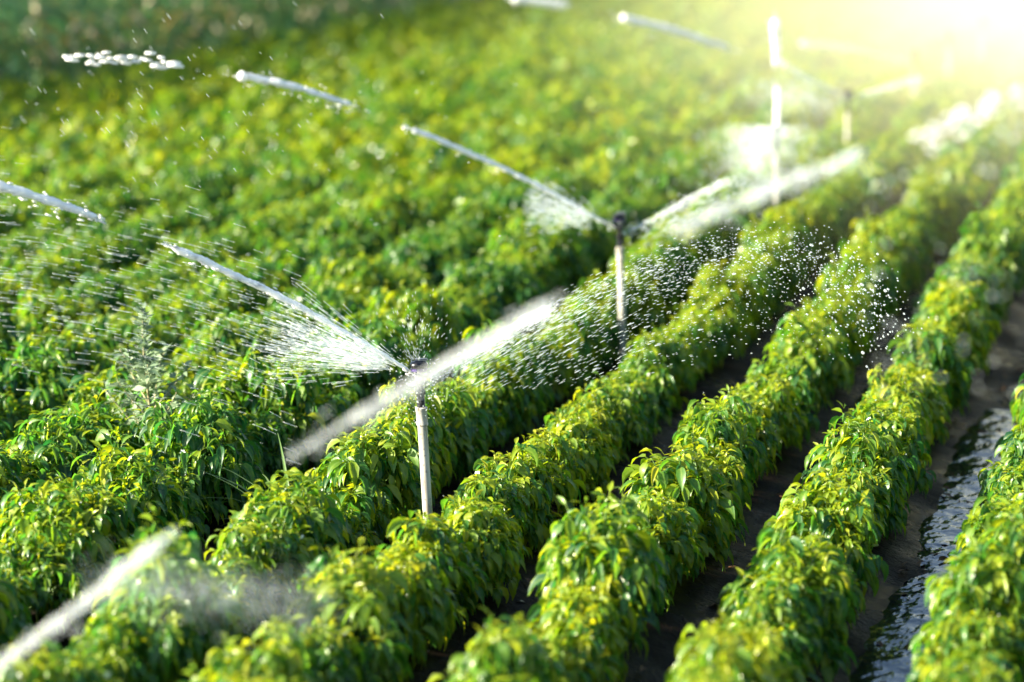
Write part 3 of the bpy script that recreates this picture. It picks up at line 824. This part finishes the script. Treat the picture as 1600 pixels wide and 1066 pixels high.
P = CC+(P0-CC)*(1+rng.normal(0, .018, n))[:, None]; kp = P[:, 2] > .1
spray('water_spray', P[kp], D[kp], big[kp], elo[kp], 'glittering curtain of drops arching right of the nearest sprinkler')
# second sprinkler
h = HEADS[2]
n = 800; a = rng.normal(R_(14), R_(11), n); rr = 30+110*rng.beta(1.6, 1.5, n)
scatter(n, 955-rr*np.cos(a), 348-rr*np.sin(a)*.9, h, BL, .012, (-np.cos(a)*7, -np.sin(a)*7), (.0010, .0026), (6, 14), 'soft fan of spray left of the second sprinkler head')
n = 420; u = rng.random(n); fx = 1000+190*u+rng.normal(0, 8, n); fy = 352-105*u+np.abs(rng.normal(0, 24, n))
scatter(n, fx, fy, h, R_(8), .02, (np.ones(n)*6, -np.ones(n)*3), (.0012, .003), (3, 7), 'loose spray falling right of the second sprinkler head')
# third
h = HEADS[3]
n = 4200; fx = 1196+rng.normal(0, 22, n)*(1+rng.random(n)); fy = 196+np.abs(rng.normal(0, 62, n)); fx -= (fy-196)*.45*rng.random(n)
scatter(n, fx, fy, h, 0, .03, (rng.normal(0, 3, n), np.ones(n)*4), (.0016, .0042), (1.5, 4), 'white puff of spray hiding the third sprinkler head')
h = HEADS[4]
n = 900; fx = 1240+rng.normal(0, 40, n); fy = 150+rng.normal(0, 16, n)-(1240-fx)*.1
scatter(n, fx, fy, h, BL, .02, (-np.ones(n)*6, -np.ones(n)*1), (.002, .005), (2, 5), 'pale puff of spray left of the fourth sprinkler')
# falling fine streaks upper left, near the focal plane
n = 90; fx = rng.normal(250, 150, n); fy = rng.normal(150, 80, n)
scatter(n, fx, fy, HEADS[1], BL, .05, (np.ones(n)*6, np.ones(n)*8+rng.normal(0, 1, n)), (.0008, .0015), (6, 14), 'thin slanting streaks of falling drops over the upper left field', M_FINE)
n = 110; fx = rng.uniform(0, 900, n); fy = rng.uniform(100, 420, n)
scatter(n, fx, fy, HEADS[2], BL, .06, (np.ones(n)*6, np.ones(n)*rng.normal(0, 4)), (.0014, .0034), (1.2, 3), 'sparse drops hanging over the left half of the field', M_FINE)
# drops of the unseen sprinkler, close to the camera
n = 1300; u = rng.random(n); fx = 170+330*u+rng.normal(0, 30, n); fy = 905+40*u+rng.normal(0, 26, n)
scatter(n, fx, fy, HEADS[0], R_(-2), .02, (np.ones(n)*8, -np.ones(n)*2), (.0006, .0013), (2, 8), 'pale blurred veil of drops over the lower left front rows', M_FINE)
# bright blurred drops at the right
n = 30; fx = rng.uniform(1330, 1600, n); fy = 290-.45*(fx-1330)+rng.normal(0, 32, n)+20
scatter(n, fx, fy, HEADS[0], R_(-2), .03, (np.ones(n)*4, np.ones(n)*2), (.003, .0075), (1, 1.4), 'large blurred drops over the furrow at the right border')
n = 60; fx = rng.uniform(1350, 1600, n); fy = rng.uniform(380, 620, n)
scatter(n, fx, fy, HEADS[0], R_(-2), .03, (np.ones(n)*4, np.ones(n)*4), (.002, .0045), (1, 1.5), 'few pale drops falling over the dark right furrow', M_FINE)

# added mist standing in for sun glare over the far right rows: an uneven cloud that thins out towards its edges
m, n, L, out = new_mat('glow_mist')
tc = N(n, 'ShaderNodeTexCoord')
gr = N(n, 'ShaderNodeTexGradient', gradient_type='QUADRATIC_SPHERE'); L.new(tc.outputs['Object'], gr.inputs[0])
nz = N(n, 'ShaderNodeTexNoise'); nz.inputs['Scale'].default_value = 2.6; nz.inputs['Detail'].default_value = 2; L.new(tc.outputs['Object'], nz.inputs['Vector'])
mr = N(n, 'ShaderNodeMapRange'); mr.inputs[1].default_value = .3; mr.inputs[2].default_value = .7; mr.inputs[3].default_value = .5; mr.inputs[4].default_value = 1.4
L.new(nz.outputs['Fac'], mr.inputs[0])
mu = N(n, 'ShaderNodeMath', operation='MULTIPLY'); L.new(gr.outputs['Fac'], mu.inputs[0]); L.new(mr.outputs[0], mu.inputs[1])
m3 = N(n, 'ShaderNodeMath', operation='MULTIPLY'); m3.inputs[1].default_value = .26; L.new(mu.outputs[0], m3.inputs[0])
pv = N(n, 'ShaderNodeVolumePrincipled'); pv.inputs['Color'].default_value = (1, .95, .72, 1); pv.inputs['Anisotropy'].default_value = .1  # warm glow tint put into the scatter colour
L.new(m3.outputs[0], pv.inputs['Density']); L.new(pv.outputs[0], out.inputs['Volume'])
mb = MB(); t = np.linspace(0, PI, 18); mb.lathe(np.stack([np.sin(t)*.999+.001, -np.cos(t)], 1), 28, caps=False)
mist = link('mist', mb.mesh('mist', m), None, (.2, 34.5, 1.2)); mist.scale = (9.3, 22.5, 4.6)
tag(mist, 'added mist giving a bright glare over the far right end of the rows', 'mist', kind='stuff')
S.cycles.volume_bounces = 3
S.cycles.volume_step_rate = 2

bd = np.vstack(BEADS); n = len(bd)
spray('leaf_droplets', bd + rng.normal(0, .003, (n, 3)) + np.array([0, 0, .003]), rng.normal(0, 1, (n, 3)), rng.uniform(.0012, .0030, n), rng.uniform(1, 1.5, n), 'tiny water beads clinging to the leaves of the near pepper rows')
